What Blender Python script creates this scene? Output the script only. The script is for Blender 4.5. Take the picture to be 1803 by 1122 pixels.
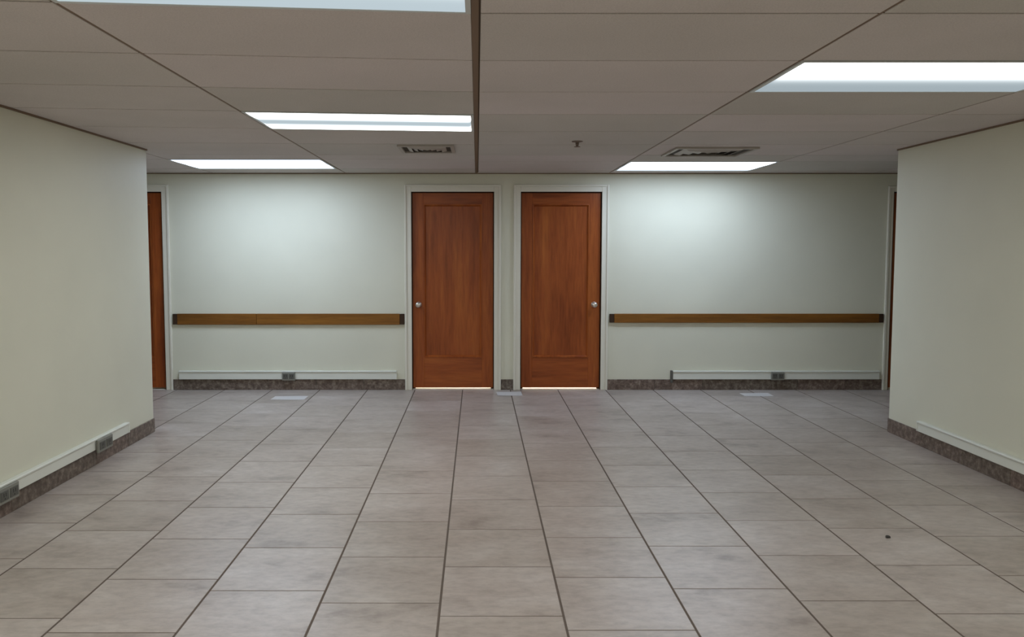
import bpy, bmesh, math, random
from mathutils import Vector
random.seed(7)
for o in list(bpy.data.objects):
    bpy.data.objects.remove(o)
S = bpy.context.scene
C = S.collection

# ---------------------------------------------------------------- camera
cam_d = bpy.data.cameras.new('camera')
cam_d.sensor_width = 36.0
cam_d.lens = 36.0 * 1411.7 / 1803.0
cam_d.shift_x = (901.5 - 840.3) / 1803.0
cam_d.shift_y = (537.5 - 561.0) / 1803.0
cam_d.clip_start = 0.05
cam = bpy.data.objects.new('camera', cam_d)
cam.location = (0, 0, 1.4944)
cam.rotation_euler = (math.radians(90) - 0.0684, 0, 0)
C.objects.link(cam)
S.camera = cam

# ---------------------------------------------------------------- world, exposure
w = bpy.data.worlds.new('world'); S.world = w; w.use_nodes = True
w.node_tree.nodes['Background'].inputs[0].default_value = (0.5, 0.55, 0.6, 1)
w.node_tree.nodes['Background'].inputs[1].default_value = 0.02
S.view_settings.view_transform = 'Standard'
S.view_settings.look = 'None'
S.view_settings.gamma = 1
S.view_settings.use_curve_mapping = False
S.view_settings.exposure = 0.0

LAMP = (0.97, 1.02, 1.02)           # tubes over the room
LAMP_BACK = (0.83, 1.02, 1.32)       # cooler tubes by the back wall
LENS = (0.82, 0.97, 1.05)           # tint of the lens between the tubes

def area(name, loc, sx, sy, power, color):
    d = bpy.data.lights.new(name, 'AREA'); d.shape = 'RECTANGLE'
    d.size = sx; d.size_y = sy; d.energy = power; d.color = color
    o = bpy.data.objects.new(name, d); o.location = loc
    C.objects.link(o); return o
# the same kind of ceiling lamps go on behind the camera
area('rear_lamp_light', (-0.7, 0.4, 2.28), 1.3, 0.6, 40, LAMP)
area('rear_lamp_light', (2.0, -0.6, 2.28), 1.3, 0.6, 32, LAMP)
area('rear_lamp_light', (-0.7, -2.0, 2.28), 1.3, 0.6, 32, LAMP)
# lamp in the room behind the two middle doors
area('next_room_light', (0.9, 9.35, 2.1), 1.6, 0.5, 110, (1.0, 0.93, 0.82))

# ---------------------------------------------------------------- dimensions
D, HC, DC = 8.5266, 2.3072, 6.5346        # back wall, ceiling height, end of the side walls
XL, XR = -2.6712, 3.3957                  # side walls
RL, RR = -4.75, 5.70                      # ends of the cross passage
YF = -4.0                                 # wall behind the camera
TW, TX = 0.5105, -0.1567                  # floor tile pitch
CW = 1.391                                # ceiling grid pitch

# ---------------------------------------------------------------- materials
def mat(name, base, rough=0.6, spec=0.4, metal=0.0):
    m = bpy.data.materials.new(name); m.use_nodes = True
    b = m.node_tree.nodes['Principled BSDF']
    b.inputs['Base Color'].default_value = (*base, 1)
    b.inputs['Roughness'].default_value = rough
    b.inputs['Specular IOR Level'].default_value = spec
    b.inputs['Metallic'].default_value = metal
    return m
def N(m, t): return m.node_tree.nodes.new(t)
def L(m, a, b): m.node_tree.links.new(a, b)
def noise(m, scale, detail=4, rough=0.6, vec=None, stretch=None, coord='Object'):
    n = N(m, 'ShaderNodeTexNoise'); n.inputs['Scale'].default_value = scale
    n.inputs['Detail'].default_value = detail; n.inputs['Roughness'].default_value = rough
    if vec is None:
        tc = N(m, 'ShaderNodeTexCoord'); vec = tc.outputs[coord]
    if stretch:
        mp = N(m, 'ShaderNodeMapping'); mp.inputs['Scale'].default_value = stretch
        L(m, vec, mp.inputs['Vector']); vec = mp.outputs['Vector']
    L(m, vec, n.inputs['Vector'])
    return n
def ramp(m, fac, stops):
    r = N(m, 'ShaderNodeValToRGB'); e = r.color_ramp.elements
    while len(e) < len(stops): e.new(0.5)
    for el, (p, c) in zip(e, stops):
        el.position = p; el.color = (*c, 1)
    L(m, fac, r.inputs['Fac']); return r
def mix(m, fac, a, b, mode='MIX'):
    x = N(m, 'ShaderNodeMix'); x.data_type = 'RGBA'; x.blend_type = mode
    for s, v in ((0, fac), (6, a), (7, b)):
        if hasattr(v, 'is_linked'): L(m, v, x.inputs[s])
        elif s == 0: x.inputs[0].default_value = v
        else: x.inputs[s].default_value = (*v, 1)
    return x.outputs[2]
def bsdf(m): return m.node_tree.nodes['Principled BSDF']
def bump(m, h, strength, dist=0.002):
    b = N(m, 'ShaderNodeBump'); b.inputs['Strength'].default_value = strength
    b.inputs['Distance'].default_value = dist
    L(m, h, b.inputs['Height']); L(m, b.outputs['Normal'], bsdf(m).inputs['Normal'])

def wpos(m):
    g = N(m, 'ShaderNodeNewGeometry'); return g.outputs['Position']

# painted wall
WALLC = (0.72, 0.70, 0.57)
M = {}
m = M['wall'] = mat('cream_wall_paint', WALLC, 0.55, 0.3)
n = noise(m, 1.3, 3, 0.5, wpos(m))
r = ramp(m, n.outputs['Fac'], [(0.3, tuple(c*0.96 for c in WALLC)), (0.7, tuple(c*1.03 for c in WALLC))])
L(m, r.outputs['Color'], bsdf(m).inputs['Base Color'])
n2 = noise(m, 90, 2, 0.5, wpos(m)); bump(m, n2.outputs['Fac'], 0.06)
m = M['casing'] = mat('cream_gloss_trim_paint', (0.76, 0.72, 0.61), 0.35, 0.4)
# ceiling panel: mineral fibre, a little different panel by panel, stained near edges
m = M['panel'] = mat('grey_beige_ceiling_panel', (0.5, 0.45, 0.4), 0.9, 0.1)
oi = N(m, 'ShaderNodeObjectInfo')
n = noise(m, 0.9, 3, 0.6, wpos(m))
r = ramp(m, n.outputs['Fac'], [(0.3, (0.60, 0.565, 0.54)), (0.7, (0.67, 0.625, 0.605))])
r2 = ramp(m, oi.outputs['Random'], [(0.0, (0.93, 0.93, 0.90)), (0.5, (1, 0.98, 0.97)), (1.0, (1.06, 1.02, 1.03))])
c = mix(m, 1.0, r.outputs['Color'], r2.outputs['Color'], 'MULTIPLY')
n3 = noise(m, 160, 2, 0.6, wpos(m))
r3 = ramp(m, n3.outputs['Fac'], [(0.35, (0.9, 0.9, 0.9)), (0.6, (1, 1, 1))])
c = mix(m, 1.0, c, r3.outputs['Color'], 'MULTIPLY')
L(m, c, bsdf(m).inputs['Base Color'])
bump(m, n3.outputs['Fac'], 0.15)
M['tee'] = mat('brown_ceiling_tee', (0.20, 0.135, 0.09), 0.6, 0.2)  # brown of the main tees and wall angles
M['tee_dark'] = mat('dark_brown_ceiling_tee', (0.10, 0.07, 0.05), 0.7, 0.1)
# floor tile
m = M['tile'] = mat('mottled_beige_brown_floor_tile', (0.4, 0.3, 0.25), 0.36, 0.5)
oi = N(m, 'ShaderNodeObjectInfo')
vm = N(m, 'ShaderNodeVectorMath'); vm.operation = 'SCALE'
cmb = N(m, 'ShaderNodeCombineXYZ'); L(m, oi.outputs['Random'], cmb.inputs[0]); L(m, oi.outputs['Random'], cmb.inputs[2])
L(m, cmb.outputs[0], vm.inputs[0]); vm.inputs['Scale'].default_value = 37.0
va = N(m, 'ShaderNodeVectorMath'); L(m, wpos(m), va.inputs[0]); L(m, vm.outputs[0], va.inputs[1])
n = noise(m, 3.2, 5, 0.62, va.outputs[0], (0.8, 1.25, 1))
r = ramp(m, n.outputs['Fac'], [(0.28, (0.28, 0.23, 0.195)), (0.42, (0.405, 0.342, 0.298)), (0.55, (0.445, 0.382, 0.338)), (0.72, (0.51, 0.45, 0.41))])
n2 = noise(m, 22, 4, 0.65, va.outputs[0], (0.7, 1.3, 1))
r2 = ramp(m, n2.outputs['Fac'], [(0.3, (0.78, 0.77, 0.76)), (0.6, (1.05, 1.05, 1.05))])
c = mix(m, 0.8, r.outputs['Color'], r2.outputs['Color'], 'MULTIPLY')
r4 = ramp(m, oi.outputs['Random'], [(0, (0.93, 0.92, 0.90)), (1, (1.05, 1.05, 1.06))])
c = mix(m, 1.0, c, r4.outputs['Color'], 'MULTIPLY')
L(m, c, bsdf(m).inputs['Base Color'])
bump(m, n2.outputs['Fac'], 0.05)
M['grout'] = mat('dark_brown_grout', (0.135, 0.105, 0.086), 0.9, 0.1)
m = M['skirt'] = mat('brown_speckled_skirting_tile', (0.16, 0.11, 0.09), 0.4, 0.3)
oi = N(m, 'ShaderNodeObjectInfo')
n = noise(m, 26, 4, 0.7, wpos(m))
r = ramp(m, n.outputs['Fac'], [(0.32, (0.085, 0.060, 0.046)), (0.5, (0.155, 0.115, 0.092)), (0.68, (0.28, 0.23, 0.19))])
r2 = ramp(m, oi.outputs['Random'], [(0, (0.85, 0.88, 0.85)), (1, (1.1, 1.05, 1.05))])
L(m, mix(m, 1.0, r.outputs['Color'], r2.outputs['Color'], 'MULTIPLY'), bsdf(m).inputs['Base Color'])
# varnished wood
def wood(name, dark, mid, light, stretch, rough=0.33):
    m = mat(name, mid, rough, 0.3)
    oi = N(m, 'ShaderNodeObjectInfo')
    vm = N(m, 'ShaderNodeVectorMath'); vm.operation = 'SCALE'; vm.inputs['Scale'].default_value = 13.0
    cmb = N(m, 'ShaderNodeCombineXYZ')
    for k in range(3): L(m, oi.outputs['Random'], cmb.inputs[k])
    L(m, cmb.outputs[0], vm.inputs[0])
    va = N(m, 'ShaderNodeVectorMath'); L(m, wpos(m), va.inputs[0]); L(m, vm.outputs[0], va.inputs[1])
    n = noise(m, 2.2, 5, 0.6, va.outputs[0], stretch)
    r = ramp(m, n.outputs['Fac'], [(0.3, dark), (0.5, mid), (0.72, light)])
    n2 = noise(m, 14, 4, 0.6, va.outputs[0], stretch)
    r2 = ramp(m, n2.outputs['Fac'], [(0.3, (0.75, 0.72, 0.7)), (0.6, (1.05, 1.05, 1.05))])
    L(m, mix(m, 0.8, r.outputs['Color'], r2.outputs['Color'], 'MULTIPLY'), bsdf(m).inputs['Base Color'])
    return m
M['door'] = wood('reddish_brown_varnished_door', (0.20, 0.040, 0.008), (0.32, 0.074, 0.015), (0.41, 0.112, 0.022), (3.5, 3.5, 0.35))
M['rail'] = wood('brown_varnished_rail_board', (0.13, 0.048, 0.008), (0.21, 0.082, 0.013), (0.29, 0.120, 0.018), (0.4, 4, 6))
M['end'] = mat('dark_brown_wood', (0.05, 0.026, 0.014), 0.6, 0.2)  # dark brown for rail ends and door jambs
M['white'] = mat('white_plastic_trunking', (0.74, 0.74, 0.66), 0.45, 0.4)
M['outlet'] = mat('grey_outlet_plastic', (0.24, 0.235, 0.20), 0.5, 0.3)
M['socket'] = mat('dark_grey_socket', (0.11, 0.105, 0.09), 0.5, 0.3)
M['black'] = mat('black_slot', (0.02, 0.02, 0.02), 0.7, 0.2)
M['steel'] = mat('brushed_nickel_knob', (0.72, 0.66, 0.58), 0.3, 0.5, 0.9)
M['lampwhite'] = mat('white_enamel_lamp_frame', (0.62, 0.64, 0.64), 0.5, 0.3)
M['paper'] = mat('white_matt_sheet', (0.88, 0.85, 0.83), 0.8, 0.3)
M['vent'] = mat('grey_enamel_vent', (0.42, 0.38, 0.34), 0.5, 0.3)
M['ventshade'] = mat('vent_slot_shade', (0.07, 0.06, 0.05), 0.8, 0.1)
M['bronze'] = mat('dark_bronze_fitting', (0.22, 0.165, 0.14), 0.45, 0.4, 0.3)
M['leak_strip'] = mat('pale_leak_light_strip', (0.80, 0.76, 0.68), 0.4, 0.4)  # pale so the light leaking under the doors shows bright
M['grit'] = mat('dark_crumb', (0.05, 0.045, 0.04), 0.8, 0.2)

def lens_mat(name, base, bands, tube=LAMP):
    """prismatic lamp lens: glow of the tubes behind it, across the lens (generated Y: 0 near the camera, 1 far)"""
    m = bpy.data.materials.new(name); m.use_nodes = True
    nt = m.node_tree; nt.nodes.clear()
    out = N(m, 'ShaderNodeOutputMaterial'); em = N(m, 'ShaderNodeEmission')
    tc = N(m, 'ShaderNodeTexCoord'); sep = N(m, 'ShaderNodeSeparateXYZ')
    L(m, tc.outputs['UV'], sep.inputs[0])
    total = None
    for pos, width, strength in bands:
        s = N(m, 'ShaderNodeMath'); s.operation = 'SUBTRACT'; L(m, sep.outputs['Y'], s.inputs[0]); s.inputs[1].default_value = pos
        d = N(m, 'ShaderNodeMath'); d.operation = 'DIVIDE'; L(m, s.outputs[0], d.inputs[0]); d.inputs[1].default_value = width
        q = N(m, 'ShaderNodeMath'); q.operation = 'MULTIPLY'; L(m, d.outputs[0], q.inputs[0]); L(m, d.outputs[0], q.inputs[1])
        e = N(m, 'ShaderNodeMath'); e.operation = 'MULTIPLY'; L(m, q.outputs[0], e.inputs[0]); e.inputs[1].default_value = -1
        x = N(m, 'ShaderNodeMath'); x.operation = 'EXPONENT'; L(m, e.outputs[0], x.inputs[0])
        y = N(m, 'ShaderNodeMath'); y.operation = 'MULTIPLY_ADD'; L(m, x.outputs[0], y.inputs[0]); y.inputs[1].default_value = strength
        if total is None: y.inputs[2].default_value = 0.0
        else: L(m, total, y.inputs[2])
        total = y.outputs[0]
    em.inputs['Color'].default_value = (*tube, 1)
    L(m, total, em.inputs['Strength'])
    e2 = N(m, 'ShaderNodeEmission'); e2.inputs['Color'].default_value = (*LENS, 1); e2.inputs['Strength'].default_value = base
    ad = N(m, 'ShaderNodeAddShader'); L(m, em.outputs[0], ad.inputs[0]); L(m, e2.outputs[0], ad.inputs[1])
    L(m, ad.outputs[0], out.inputs['Surface'])
    return m

# ---------------------------------------------------------------- helpers
def box(bm, x0, x1, y0, y1, z0, z1):
    vs = [bm.verts.new(p) for p in ((x0,y0,z0),(x1,y0,z0),(x1,y1,z0),(x0,y1,z0),(x0,y0,z1),(x1,y0,z1),(x1,y1,z1),(x0,y1,z1))]
    for f in ((0,3,2,1),(4,5,6,7),(0,1,5,4),(1,2,6,5),(2,3,7,6),(3,0,4,7)):
        bm.faces.new([vs[i] for i in f])
def prism(bm, quad, z0, z1):
    """quad: four (x, y) corners counter-clockwise"""
    a = [bm.verts.new((x, y, z0)) for x, y in quad]; b = [bm.verts.new((x, y, z1)) for x, y in quad]
    bm.faces.new(a[::-1]); bm.faces.new(b)
    for i in range(4):
        j = (i+1) % 4; bm.faces.new((a[i], a[j], b[j], b[i]))
def lathe(bm, prof, n=20, axis='Z', at=(0,0,0)):
    rings = []
    for r, h in prof:
        ring = []
        for k in range(n):
            a = 2*math.pi*k/n
            p = (r*math.cos(a), r*math.sin(a), h)
            if axis == 'Y': p = (p[0], p[2], -p[1])
            ring.append(bm.verts.new((p[0]+at[0], p[1]+at[1], p[2]+at[2])))
        rings.append(ring)
    for A, B in zip(rings, rings[1:]):
        for k in range(n):
            bm.faces.new((A[k], A[(k+1)%n], B[(k+1)%n], B[k]))
    bm.faces.new(rings[0][::-1]); bm.faces.new(rings[-1])
def mesh(name, bm, m, bevel=0, smooth=False):
    if bevel:
        bmesh.ops.bevel(bm, geom=list(bm.edges), offset=bevel, segments=1, affect='EDGES', clamp_overlap=True)
    bmesh.ops.recalc_face_normals(bm, faces=bm.faces)
    me = bpy.data.meshes.new(name); bm.to_mesh(me); bm.free()
    me.materials.append(m)
    if smooth:
        for p in me.polygons: p.use_smooth = True
    return me
def obj(name, me, parent=None, loc=(0,0,0)):
    o = bpy.data.objects.new(name, me); C.objects.link(o)
    o.location = loc
    if parent: o.parent = parent
    return o
def build(name, boxes, m, parent=None, bevel=0):
    bm = bmesh.new()
    for b in boxes: box(bm, *b)
    return obj(name, mesh(name, bm, m, bevel), parent)
def tag(o, label, cat, group=None, kind=None):
    o['label'] = label; o['category'] = cat
    if group: o['group'] = group
    if kind: o['kind'] = kind
    return o
def thing(name, label, cat, loc=(0,0,0), group=None, kind=None):
    o = bpy.data.objects.new(name, None); C.objects.link(o); o.location = loc
    o.empty_display_size = 0.1
    return tag(o, label, cat, group, kind)
def local(boxes, loc):
    x, y, z = loc
    return [(a-x, b-x, c-y, d-y, e-z, f-z) for a, b, c, d, e, f in boxes]

# ---------------------------------------------------------------- floor
floor = tag(build('floor', [(RL-0.1, RR+0.1, YF-0.1, 9.9, -0.10, -0.0014)], M['grout']),
            'floor of mottled beige brown square tiles with dark joints', 'floor', kind='structure')
def tile_mesh(x0, x1, y0, y1, z0=-0.012):
    bm = bmesh.new()
    t = 0.0010
    top = [bm.verts.new(p) for p in ((x0+t,y0+t,0),(x1-t,y0+t,0),(x1-t,y1-t,0),(x0+t,y1-t,0))]
    mid = [bm.verts.new(p) for p in ((x0,y0,-t),(x1,y0,-t),(x1,y1,-t),(x0,y1,-t))]
    low = [bm.verts.new(p) for p in ((x0,y0,z0),(x1,y0,z0),(x1,y1,z0),(x0,y1,z0))]
    bm.faces.new(top)
    for A, B in ((mid, top), (low, mid)):
        for i in range(4):
            j = (i+1) % 4; bm.faces.new((A[i], A[j], B[j], B[i]))
    return bm
GX, GY = 0.0050, 0.0034        # half joints: wide along the room, narrow across
full = mesh('tile', tile_mesh(GX, TW-GX, GY, TW-GY), M['tile'])
rest = bmesh.new()
YT = 2.15
for k in range(-9, 12):
    cx0, cx1 = TX + TW*k, TX + TW*(k+1)
    off = (0.125 - 0.1225*k) % TW
    j = 0
    for j in range(-9, 18):
        y0 = off + TW*j; y1 = y0 + TW
        if y0 >= D or y1 <= YF: continue
        xa, xb, ya, yb = cx0, cx1, max(y0, YF), min(y1, D)
        inroom = (cx1 > XL and cx0 < XR)
        if not inroom:
            if yb <= DC + 0.02: continue
            ya = max(ya, DC); xa = max(xa, RL); xb = min(xb, RR)
        elif yb <= DC + 0.25:
            xa, xb = max(xa, XL), min(xb, XR)
        if xb - xa < 0.03 or yb - ya < 0.03: continue
        if yb < YT:
            t = tile_mesh(xa+GX, xb-GX, ya+GY, yb-GY)
            tmp = bpy.data.meshes.new('t'); t.to_mesh(tmp); t.free(); rest.from_mesh(tmp); bpy.data.meshes.remove(tmp)
        elif (xa, xb, ya, yb) == (cx0, cx1, y0, y1):
            obj('tile', full, floor, (xa, ya, 0))
        else:
            obj('tile', mesh('tile', tile_mesh(GX, xb-xa-GX, GY, yb-ya-GY), M['tile']), floor, (xa, ya, 0))
nt_ = obj('floor_tiling', mesh('floor_tiling', rest, M['tile']), floor); nt_['kind'] = 'stuff'

# ---------------------------------------------------------------- walls
DOORS = [(-4.21, -3.333), (-0.697, 0.178), (0.460, 1.318), (4.396, 5.27)]
DT = 2.110; WT = 0.14           # opening height, wall thickness
def wall(name, boxes, label, bevel=0):
    return tag(build(name, boxes, M['wall'], None, bevel), label, 'wall', kind='structure')
segs, x = [], RL-0.1
for a, b in DOORS:
    segs.append((x, a, D, D+WT, 0, HC)); segs.append((a, b, D, D+WT, DT, HC)); x = b
segs.append((x, RR+0.1, D, D+WT, 0, HC))
wall('wall_back', segs, 'cream back wall with four brown doors and two wooden rails')
wall('wall_left', [(XL-0.16, XL, YF, DC, 0, HC), (RL, XL-0.16, DC-0.16, DC, 0, HC)], 'cream side wall on the left with trunking near the floor')
wall('wall_right', [(XR, XR+0.16, YF, DC, 0, HC), (XR+0.16, RR, DC-0.16, DC, 0, HC)], 'cream side wall on the right with trunking near the floor')
wall('wall_front', [(XL-0.16, XR+0.16, YF-0.1, YF, 0, HC)], 'cream wall behind the viewer')
wall('wall_passage_left', [(RL-0.1, RL, DC-0.16, D, 0, HC)], 'cream end wall of the passage on the left')
wall('wall_passage_right', [(RR, RR+0.1, DC-0.16, D, 0, HC)], 'cream end wall of the passage on the right')
wall('wall_next_room', [(RL-0.1, RR+0.1, 9.8, 9.9, 0, HC), (RL-0.1, RL, D+WT, 9.8, 0, HC), (RR, RR+0.1, D+WT, 9.8, 0, HC)], 'cream wall of the room behind the doors')

# ---------------------------------------------------------------- ceiling
ceil = tag(build('ceiling', [(RL-0.1, RR+0.1, YF-0.1, 9.9, HC+0.014, HC+0.10)], M['panel']),
           'suspended ceiling of grey beige oblong panels in thin brown tees', 'ceiling', kind='structure')
ROWS = [1.451 + 0.686*i for i in range(9)]           # 1.451 ... 6.939
SKEW = [0.09]*7 + [0.05, 0.02]                         # the rows on the left run slightly askew
LROW = ROWS + [7.25, 8.08, D]; RROW = ROWS + [7.42, 8.28, D]
def ypos(x, i):
    left = x < 0.001
    y = (LROW if x < 0.7 else RROW)[i]
    if left and i < len(SKEW): y += SKEW[i]*x
    return y
LIGHTS = {(-1, 1): 'L1', (-1, 5): 'L2', (1, 3): 'L5', (-2, 9): 'L3', (1, 9): 'L4'}   # (column, row)
slots = {}
def main_gap(k): return {0: (0.022, 0.012), -1: (0.008, 0.008)}.get(k, (0.0075, 0.0075))   # left, right half widths
GC = 0.0075
for k in range(-4, 5):
    x0, x1 = k*CW, (k+1)*CW
    xa = x0 + main_gap(k)[1]; xb = x1 - main_gap(k+1)[0]
    xa = max(xa, RL); xb = min(xb, RR)
    if xb <= xa: continue
    rows = LROW if k < 0 else RROW
    for i in range(len(rows)-1):
        if rows[i+1] < DC and (x1 <= XL or x0 >= XR): continue
        def yy(x, j):
            y = rows[j]
            if k < 0 and j < len(SKEW): y += SKEW[j]*x
            return y
        q = [(xa, yy(xa,i)+GC), (xb, yy(xb,i)+GC), (xb, yy(xb,i+1)-GC), (xa, yy(xa,i+1)-GC)]
        if rows[i+1] == D: q[2] = (xb, D-0.004); q[3] = (xa, D-0.004)
        if (k, i) in LIGHTS:
            slots[LIGHTS[(k, i)]] = q; continue
        cx_, cy_ = sum(p[0] for p in q)/4, sum(p[1] for p in q)/4
        bm = bmesh.new(); prism(bm, [(p[0]-cx_, p[1]-cy_) for p in q], 0, 0.0138)
        obj('ceiling_panel', mesh('ceiling_panel', bm, M['panel'], 0.0015), ceil, (cx_, cy_, HC))
    # cross tees of this column
    for i in range(len(rows)-1):
        if rows[i] < DC-0.3 and (x1 <= XL or x0 >= XR): continue
        ya = rows[i] + (SKEW[i]*xa if k < 0 and i < len(SKEW) else 0)
        yb = rows[i] + (SKEW[i]*xb if k < 0 and i < len(SKEW) else 0)
        bm = bmesh.new()
        prism(bm, [(xa, ya-GC), (xb, yb-GC), (xb, yb+GC), (xa, ya+GC)], HC+0.004, HC+0.0138)
        obj('cross_tee', mesh('cross_tee', bm, M['tee_dark']), ceil)
for k in range(-3, 5):
    x = k*CW; l, r_ = main_gap(k)
    ya = 0.8 if XL < x < XR else DC
    z = HC+0.001 if k == 0 else HC+0.003
    build('main_tee', [(x-l+0.001, x+r_-(0.007 if k == 0 else 0.001), ya, D-0.002, z, HC+0.0138)], M['tee'], ceil)
    if k == 0:
        build('main_tee', [(x+r_-0.007, x+r_-0.0005, ya, D-0.002, HC+0.006, HC+0.0138)], M['tee_dark'], ceil)
wa = [(XL, XL+0.012, YF, DC, HC-0.012, HC-0.0005), (XR-0.012, XR, YF, DC, HC-0.012, HC-0.0005)]
for b in wa: build('wall_angle', [b], M['tee'], ceil)
build('wall_angle', [(RL, RR, D-0.008, D-0.0005, HC-0.010, HC-0.0005)], M['tee'], ceil)

# ---------------------------------------------------------------- ceiling lights
def light(key, label, m):
    q = slots[key]
    cx_, cy_ = sum(p[0] for p in q)/4, sum(p[1] for p in q)/4
    t = thing('ceiling_light', label, 'ceiling light', (cx_, cy_, HC), 'fluorescent lights in the panel ceiling')
    q = [(p[0]-cx_, p[1]-cy_) for p in q]
    def inset(d):
        s = ((1, 1), (-1, 1), (-1, -1), (1, -1))
        return [(p[0]+a*d, p[1]+b*d) for p, (a, b) in zip(q, s)]
    o_, i_ = q, inset(0.018)
    bm = bmesh.new()
    za, zb = -0.004, 0.0125
    A = [bm.verts.new((*p, za)) for p in o_]; B = [bm.verts.new((*p, za)) for p in i_]
    A2 = [bm.verts.new((*p, zb)) for p in o_]; B2 = [bm.verts.new((*p, zb)) for p in i_]
    for i in range(4):
        j = (i+1) % 4
        bm.faces.new((A[i], A[j], B[j], B[i])); bm.faces.new((A2[i], A2[j], A[j], A[i])); bm.faces.new((B[i], B[j], B2[j], B2[i]))
        bm.faces.new((A2[i], A2[j], B2[j], B2[i]))
    obj('frame', mesh('frame', bm, M['lampwhite']), t)
    # lens: a shallow pillow below the frame with bevelled rim; V runs across the two tubes
    bm = bmesh.new(); uv = bm.loops.layers.uv.new('UV')
    nx, ny = 2, 12
    c0, c1, c2, c3 = inset(0.0185)
    def P(u, v):
        xa = c0[0]*(1-u)+c1[0]*u; ya = c0[1]*(1-u)+c1[1]*u
        xb = c3[0]*(1-u)+c2[0]*u; yb = c3[1]*(1-u)+c2[1]*u
        return (xa*(1-v)+xb*v, ya*(1-v)+yb*v)
    us = [0, 0.012, 0.988, 1]
    g = []
    for iu in us:
        row = []
        for iv in range(ny+1):
            v = iv/ny
            z = -0.003 if iu in (0, 1) else -0.003 - 0.004*math.sin(math.pi*v)**0.6 if 0 < v < 1 else -0.003
            row.append((bm.verts.new((*P(iu, v), z)), v))
        g.append(row)
    for a in range(len(us)-1):
        for b in range(ny):
            f = bm.faces.new((g[a][b][0], g[a+1][b][0], g[a+1][b+1][0], g[a][b+1][0]))
            for lp, vv in zip(f.loops, (g[a][b], g[a+1][b], g[a+1][b+1], g[a][b+1])):
                lp[uv].uv = (0.5, vv[1])
    bmesh.ops.reverse_faces(bm, faces=bm.faces)
    me = bpy.data.meshes.new('lens'); bm.to_mesh(me); bm.free(); me.materials.append(m)
    obj('lens', me, t)
    return t
TWO = lens_mat('lens_two_tubes', 0.58, [(0.16, 0.105, 21.0), (0.85, 0.105, 21.0)])
BACK = lens_mat('lens_two_tubes_strong', 0.9, [(0.22, 0.15, 17.0), (0.68, 0.15, 9.5)], LAMP_BACK)
BACK2 = lens_mat('lens_two_tubes_weaker', 0.9, [(0.24, 0.15, 15.0), (0.66, 0.15, 6.5)], LAMP_BACK)  # weaker tube glow, for less light on the right of the back wall
ONE = lens_mat('lens_one_tube', 0.45, [(0.0, 0.29, 15.0)])
DIM = lens_mat('lens_dim_tubes', 0.62, [(0.22, 0.15, 18.0), (0.60, 0.12, 1.0)])
light('L1', 'fluorescent ceiling light cut off by the top edge of the picture', DIM)
light('L2', 'fluorescent ceiling light left of the middle brown tee, with two bright tube bands', TWO)
light('L3', 'long fluorescent ceiling light beside the left part of the back wall', BACK)
light('L4', 'long fluorescent ceiling light beside the right part of the back wall', BACK2)
light('L5', 'large fluorescent ceiling light nearest the right side wall, its far half dimmer', ONE)

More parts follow.
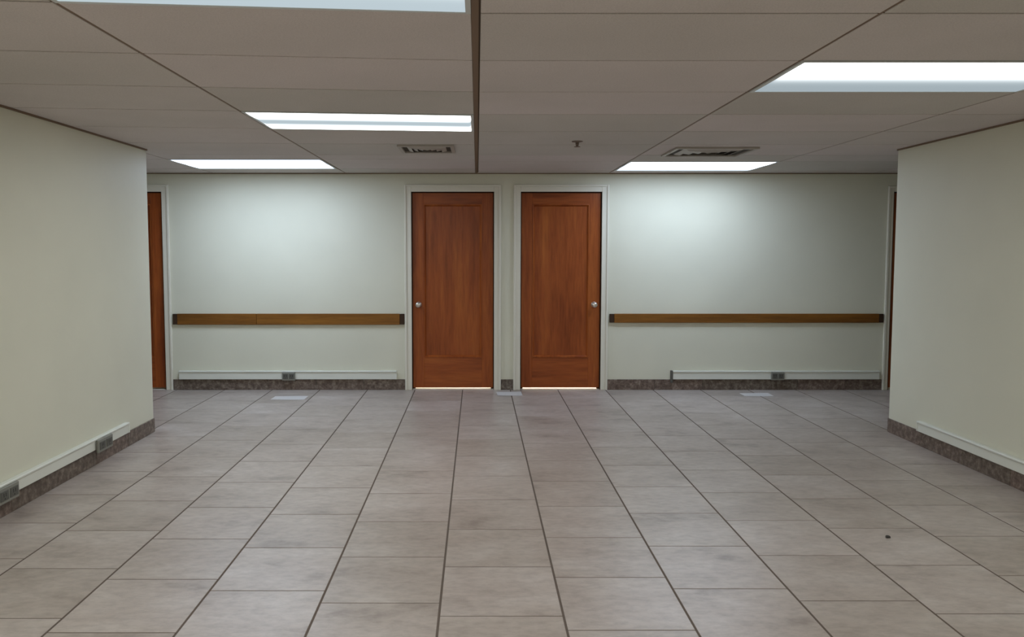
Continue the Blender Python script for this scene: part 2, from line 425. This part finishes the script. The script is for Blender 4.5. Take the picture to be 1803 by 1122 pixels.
# ---------------------------------------------------------------- doors
def door(n, a, b, label, knob=None):
    cx_ = (a+b)/2
    t = thing('door_%d' % n, label, 'door', (cx_, D, 0), kind='structure')
    hw = (b-a)/2
    # casing with an outer band, and the jamb lining inside the wall
    cw = 0.074 if n < 4 else 0.060
    build('casing', [(-hw-cw, -hw, -0.014, 0, 0, DT+cw), (hw, hw+cw, -0.014, 0, 0, DT+cw), (-hw, hw, -0.014, 0, DT, DT+cw)], M['casing'], t, 0.003)
    build('casing_band', [(-hw-cw, -hw-cw+0.022, -0.024, -0.014, 0, DT+cw), (hw+cw-0.022, hw+cw, -0.024, -0.014, 0, DT+cw),
                          (-hw-cw+0.022, hw+cw-0.022, -0.024, -0.014, DT+cw-0.022, DT+cw)], M['casing'], t, 0.003)
    j = 0.004
    build('jamb', [(-hw, -hw+j, -0.012, WT, 0, DT), (hw-j, hw, -0.012, WT, 0, DT), (-hw+j, hw-j, -0.012, WT, DT-j, DT)], M['end'], t)
    build('light_stop', [(-hw+j, -hw+0.03, 0.064, 0.078, 0, DT-j), (hw-0.03, hw-j, 0.064, 0.078, 0, DT-j), (-hw+0.03, hw-0.03, 0.064, 0.078, DT-0.03, DT-j)], M['end'], t)  # unseen strips added behind the leaf to block light at its edges
    build('gap_strip', [(-hw+j, hw-j, 0.0, WT+0.25, -0.003, 0.003)], M['leak_strip'], t)  # strip added in the door gap to brighten the leaking light
    # leaf
    e = 0.009; y0, y1 = 0.022, 0.062
    x0, x1 = -hw+e, hw-e; z0, z1 = 0.020, DT-0.010
    st = 0.118; tr = 0.118; br = 0.325
    px0, px1, pz0, pz1 = x0+st, x1-st, z0+br, z1-tr
    bm = bmesh.new()
    for bx in ((x0, px0, y0, y1, z0, z1), (px1, x1, y0, y1, z0, z1)): box(bm, *bx)
    leaf_me = mesh('leaf', bm, M['door'], 0.0015)
    leaf = obj('leaf', leaf_me, t)
    build('top_rail', [(px0, px1, y0, y1, pz1, z1)], M['door_rail'], leaf, 0.0015)
    build('bottom_rail', [(px0, px1, y0, y1, z0, pz0)], M['door_rail'], leaf, 0.0015)
    # recessed panel and its sloping moulding
    build('panel', [(px0, px1, y0+0.016, y1-0.01, pz0, pz1)], M['door'], leaf)
    bm = bmesh.new()
    s = 0.024
    prof = [(0, y0-0.004), (0.010, y0-0.005), (s, y0+0.0155)]
    rings = []
    for d, y in prof:
        rings.append([bm.verts.new(p) for p in ((px0+d, y, pz0+d), (px1-d, y, pz0+d), (px1-d, y, pz1-d), (px0+d, y, pz1-d))])
    for A, B in zip(rings, rings[1:]):
        for i in range(4):
            k = (i+1) % 4; bm.faces.new((A[i], A[k], B[k], B[i]))
    obj('moulding', mesh('moulding', bm, M['door']), leaf)
    if knob:
        kx = (x0+0.062) if knob == 'left' else (x1-0.062)
        bm = bmesh.new()
        lathe(bm, [(0.032, 0), (0.032, -0.005), (0.026, -0.010), (0.012, -0.013), (0.012, -0.034), (0.022, -0.040), (0.030, -0.052), (0.029, -0.064), (0.020, -0.073), (0.004, -0.076)], 20, 'Y', (kx, y0, 0.915))
        k = obj('knob', mesh('knob', bm, M['steel'], 0, True), leaf)
    return t
M['door_rail'] = wood('reddish_brown_varnished_door_rail', (0.20, 0.042, 0.009), (0.32, 0.075, 0.016), (0.40, 0.105, 0.021), (0.35, 3.5, 3.5))
door(1, *DOORS[0], 'reddish brown wooden door half hidden behind the left wall corner', 'left')
door(2, *DOORS[1], 'left one of the two middle brown doors, knob on its left', 'left')
door(3, *DOORS[2], 'right one of the two middle brown doors, knob on its right', 'right')
door(4, *DOORS[3], 'dark wooden door showing only a sliver beside the right wall corner', 'right')

# ---------------------------------------------------------------- skirting tiles
def skirting(name, label, runs):
    """runs: (axis, fixed, side, start, end): tiles .5 long, .113 high, .011 thick"""
    t = thing(name, label, 'baseboard', (runs[0][3] if runs[0][0] == 'x' else runs[0][1], runs[0][1] if runs[0][0] == 'x' else runs[0][3], 0), kind='structure')
    ox, oy, _ = t.location
    for ax, fx, side, s, e in runs:
        p = s
        while p < e - 0.02:
            q = min(p+0.5105, e)
            if e - q < 0.06: q = e
            lo, hi = (fx, fx+0.011) if side > 0 else (fx-0.011, fx)
            b = (p+0.0012, q-0.0012, lo, hi, 0.0, 0.113) if ax == 'x' else (lo, hi, p+0.0012, q-0.0012, 0.0, 0.113)
            build('tile', local([b], (ox, oy, 0)), M['skirt'], t, 0.0015)
            p = q
cas = 0.074
skirting('baseboard_back', 'dark brown skirting tiles along the foot of the back wall',
         [('x', D, -1, DOORS[0][1]+cas, DOORS[1][0]-cas), ('x', D, -1, DOORS[1][1]+cas, DOORS[2][0]-cas), ('x', D, -1, DOORS[2][1]+cas, DOORS[3][0]-0.060)])
skirting('baseboard_left', 'brown speckled skirting tiles along the left side wall', [('y', XL, 1, 1.43, DC)])
skirting('baseboard_right', 'brown speckled skirting tiles along the right side wall', [('y', XR, -1, 1.43, DC)])

# ---------------------------------------------------------------- wooden rails on the back wall
def rail(n, label, cuts, z0, z1):
    t = thing('trim_%d' % n, label, 'wooden rail', (cuts[0], D, z0), kind='structure')
    h = z1-z0; L_ = cuts[-1]-cuts[0]
    for a, b in zip(cuts, cuts[1:]):
        a_, b_ = a-cuts[0], b-cuts[0]
        lo = a_ + (0.05 if a == cuts[0] else 0.001); hi = b_ - (0.05 if b == cuts[-1] else 0.001)
        build('board', [(lo, hi, -0.028, 0, 0, h)], M['rail'], t, 0.003)
    for a in (0, L_-0.05):
        o = build('end_block', [(a+0.001, a+0.049, -0.026, 0, 0.002, h-0.002)], M['end'], t, 0.003)
    return t
rail(1, 'brown wooden chair rail between the left doors of the back wall', [-3.243, -2.35, -0.775], 0.703, 0.820)
rail(2, 'brown wooden chair rail on the right part of the back wall', [1.408, 4.326], 0.724, 0.820)

# ---------------------------------------------------------------- trunking and outlets
TZ0, TZ1 = 0.116, 0.208
def trunk_back(label, a, b, dark=None):
    t = thing('cable_trunking', label, 'cable trunking', (a, D, TZ0), 'white trunking along the walls')
    h = TZ1-TZ0; w_ = b-a
    build('channel', [(0, w_, -0.030, 0, 0, h-0.016)], M['white'], t, 0.003)
    build('lid', [(0, w_, -0.038, 0, h-0.0158, h)], M['white'], t, 0.004)
    if dark:
        c_ = build('end_cap', [(-0.022, -0.001, -0.040, 0, -0.034, h+0.002)], M['socket'], t, 0.002); c_['label'] = 'dark upright end cap'
    return t
def trunk_side(label, x, side, a, b):
    t = thing('cable_trunking', label, 'cable trunking', (x, a, 0.10), 'white trunking along the walls')
    s = side; h = 0.094
    def bx(d, z0, z1, y0, y1): return (0, d, y0, y1, z0, z1) if s > 0 else (-d, 0, y0, y1, z0, z1)
    build('channel', [bx(0.030, 0.013, h-0.016, 0, b-a)], M['white'], t, 0.003)
    build('lid', [bx(0.038, h-0.0158, h, 0, b-a)], M['white'], t, 0.004)
    build('end_cap', [bx(0.034, 0.013, h-0.002, b-a+0.0005, b-a+0.015)], M['white'], t, 0.003)
    return t
def outlet(label, loc, face, wd=0.14, h=0.088):
    """face: 'y' looks toward the viewer, '+x' / '-x' look into the room from a side wall"""
    t = thing('power_outlet', label, 'outlet', loc, 'grey power outlets on the trunking')
    t.rotation_euler = (0, 0, {'y': 0, '+x': math.pi/2, '-x': -math.pi/2}[face])
    build('box', [(-wd/2, wd/2, -0.016, 0, 0, h)], M['outlet'], t, 0.003)
    for s in (-1, 1):
        bm = bmesh.new()
        cx_ = s*wd*0.23
        box(bm, cx_-wd*0.19, cx_+wd*0.19, -0.020, -0.0162, h*0.2, h*0.8)
        sk = obj('socket', mesh('socket', bm, M['socket'], 0.0015), t)
        build('slots', [(cx_-0.012, cx_-0.008, -0.0206, -0.0201, h*0.45, h*0.68), (cx_+0.008, cx_+0.012, -0.0206, -0.0201, h*0.45, h*0.68),
                        (cx_-0.003, cx_+0.003, -0.0206, -0.0201, h*0.28, h*0.36)], M['black'], sk)
    return t
trunk_back('white cable trunking on the back wall under the left wooden rail', -3.19, -0.86)
trunk_back('white cable trunking with dark end cap under the right wooden rail', 2.09, 4.30, True)
trunk_side('white cable trunking along the foot of the left side wall', XL, 1, 1.6, 6.0)
trunk_side('white cable trunking along the foot of the right side wall', XR, -1, 1.6, 6.05)
outlet('grey power outlet on the trunking below the left wooden rail', (-2.012, D-0.0385, 0.108), 'y')
outlet('grey power outlet on the trunking below the right wooden rail', (3.205, D-0.0385, 0.112), 'y')
outlet('grey power outlet on left side wall, nearer to the passage corner', (XL+0.0385, 5.57, 0.092), '+x', 0.22, 0.090)
outlet('grey power outlet on left side wall, cut by the picture edge', (XL+0.0385, 4.40, 0.092), '+x', 0.20, 0.090)

# ---------------------------------------------------------------- vents, sprinkler
def vent(label, cx_, cy_, w_, d_):
    t = thing('ceiling_vent', label, 'vent', (cx_, cy_, HC), 'air vents in the panel ceiling')
    hw, hd = w_/2, d_/2
    f = 0.03
    build('frame', [(-hw, hw, -hd, -hd+f, -0.016, -0.0005), (-hw, hw, hd-f, hd, -0.016, -0.0005), (-hw, -hw+f, -hd+f, hd-f, -0.016, -0.0005), (hw-f, hw, -hd+f, hd-f, -0.016, -0.0005)], M['vent'], t, 0.002)
    build('backing', [(-hw+f, hw-f, -hd+f, hd-f, -0.0025, -0.0005)], M['ventshade'], t)  # flat dark plate standing in for the shade behind the louvres
    n = 4
    for i in range(n):
        s = 1 - (i+0.9)/(n+0.6)
        a, b = (hw-f)*s, (hd-f)*s
        bm = bmesh.new(); th = 0.042*min(1, w_/0.5)
        o0 = [bm.verts.new((x, y, -0.004)) for x, y in ((-a, -b), (a, -b), (a, b), (-a, b))]
        a2, b2 = max(a-th, 0.004), max(b-th, 0.004)
        o1 = [bm.verts.new((x, y, -0.017)) for x, y in ((-a2, -b2), (a2, -b2), (a2, b2), (-a2, b2))]
        o2 = [bm.verts.new((x, y, -0.0185)) for x, y in ((-a2, -b2), (a2, -b2), (a2, b2), (-a2, b2))]
        for A, B in ((o0, o1), (o1, o2), (o2, o0)):
            for q in range(4):
                k = (q+1) % 4; bm.faces.new((A[q], A[k], B[k], B[q]))
        obj('louvre', mesh('louvre', bm, M['vent']), t)
vent('square air vent with dark slots beside the middle ceiling tee', -0.40, 6.47, 0.44, 0.44)
vent('square louvred air vent above the light at right of the back wall', 1.90, 6.66, 0.66, 0.54)
t = thing('sprinkler', 'small dark sprinkler head on the ceiling above the right middle door', 'sprinkler', (0.747, 6.06, HC))
bm = bmesh.new(); lathe(bm, [(0.042, -0.0005), (0.040, -0.006), (0.020, -0.010)], 20); obj('cover_plate', mesh('cover_plate', bm, M['bronze'], 0, True), t)
bm = bmesh.new(); lathe(bm, [(0.014, -0.0102), (0.012, -0.028), (0.009, -0.036)], 14); obj('body', mesh('body', bm, M['bronze'], 0, True), t)
bm = bmesh.new(); lathe(bm, [(0.006, -0.0362), (0.024, -0.040), (0.024, -0.043), (0.004, -0.045)], 16); obj('deflector', mesh('deflector', bm, M['bronze']), t)

# ---------------------------------------------------------------- flat sheets and a crumb on the floor
def sheet(label, cx_, cy_, w_, d_, rot):
    bm = bmesh.new()
    nx, ny = 8, 5
    g = [[bm.verts.new(((i/nx-0.5)*w_, (j/ny-0.5)*d_, 0.0025 + 0.0015*(1+math.sin(3.1*i/nx+2*j/ny+w_*9)))) for j in range(ny+1)] for i in range(nx+1)]
    for i in range(nx):
        for j in range(ny):
            bm.faces.new((g[i][j], g[i+1][j], g[i+1][j+1], g[i][j+1]))
    r_ = bmesh.ops.solidify(bm, geom=list(bm.faces), thickness=0.0018)
    o = obj('flat_sheet', mesh('flat_sheet', bm, M['paper']), None, (cx_, cy_, 0.0))
    o.rotation_euler = (0, 0, rot)
    return tag(o, label, 'sheet', 'white sheets on the floor by the back wall')
sheet('flat white sheet on the floor below the left wall outlet', -1.90, 8.035, 0.34, 0.19, -0.02)
sheet('flat white sheet on the floor between the two middle doors', 0.335, 8.27, 0.26, 0.22, 0.03)
sheet('flat white sheet on the floor below the right wall outlet', 2.89, 8.22, 0.30, 0.17, 0.0)
bm = bmesh.new(); bmesh.ops.create_icosphere(bm, subdivisions=2, radius=0.012)
for v in bm.verts:
    v.co.z *= 0.5; v.co *= 1 + 0.25*math.sin(v.co.x*300+v.co.y*210)
o = obj('floor_crumb', mesh('floor_crumb', bm, M['grit']), None, (2.138, 4.084, 0.005))
tag(o, 'tiny dark crumb lying on a tile in the right foreground', 'crumb')
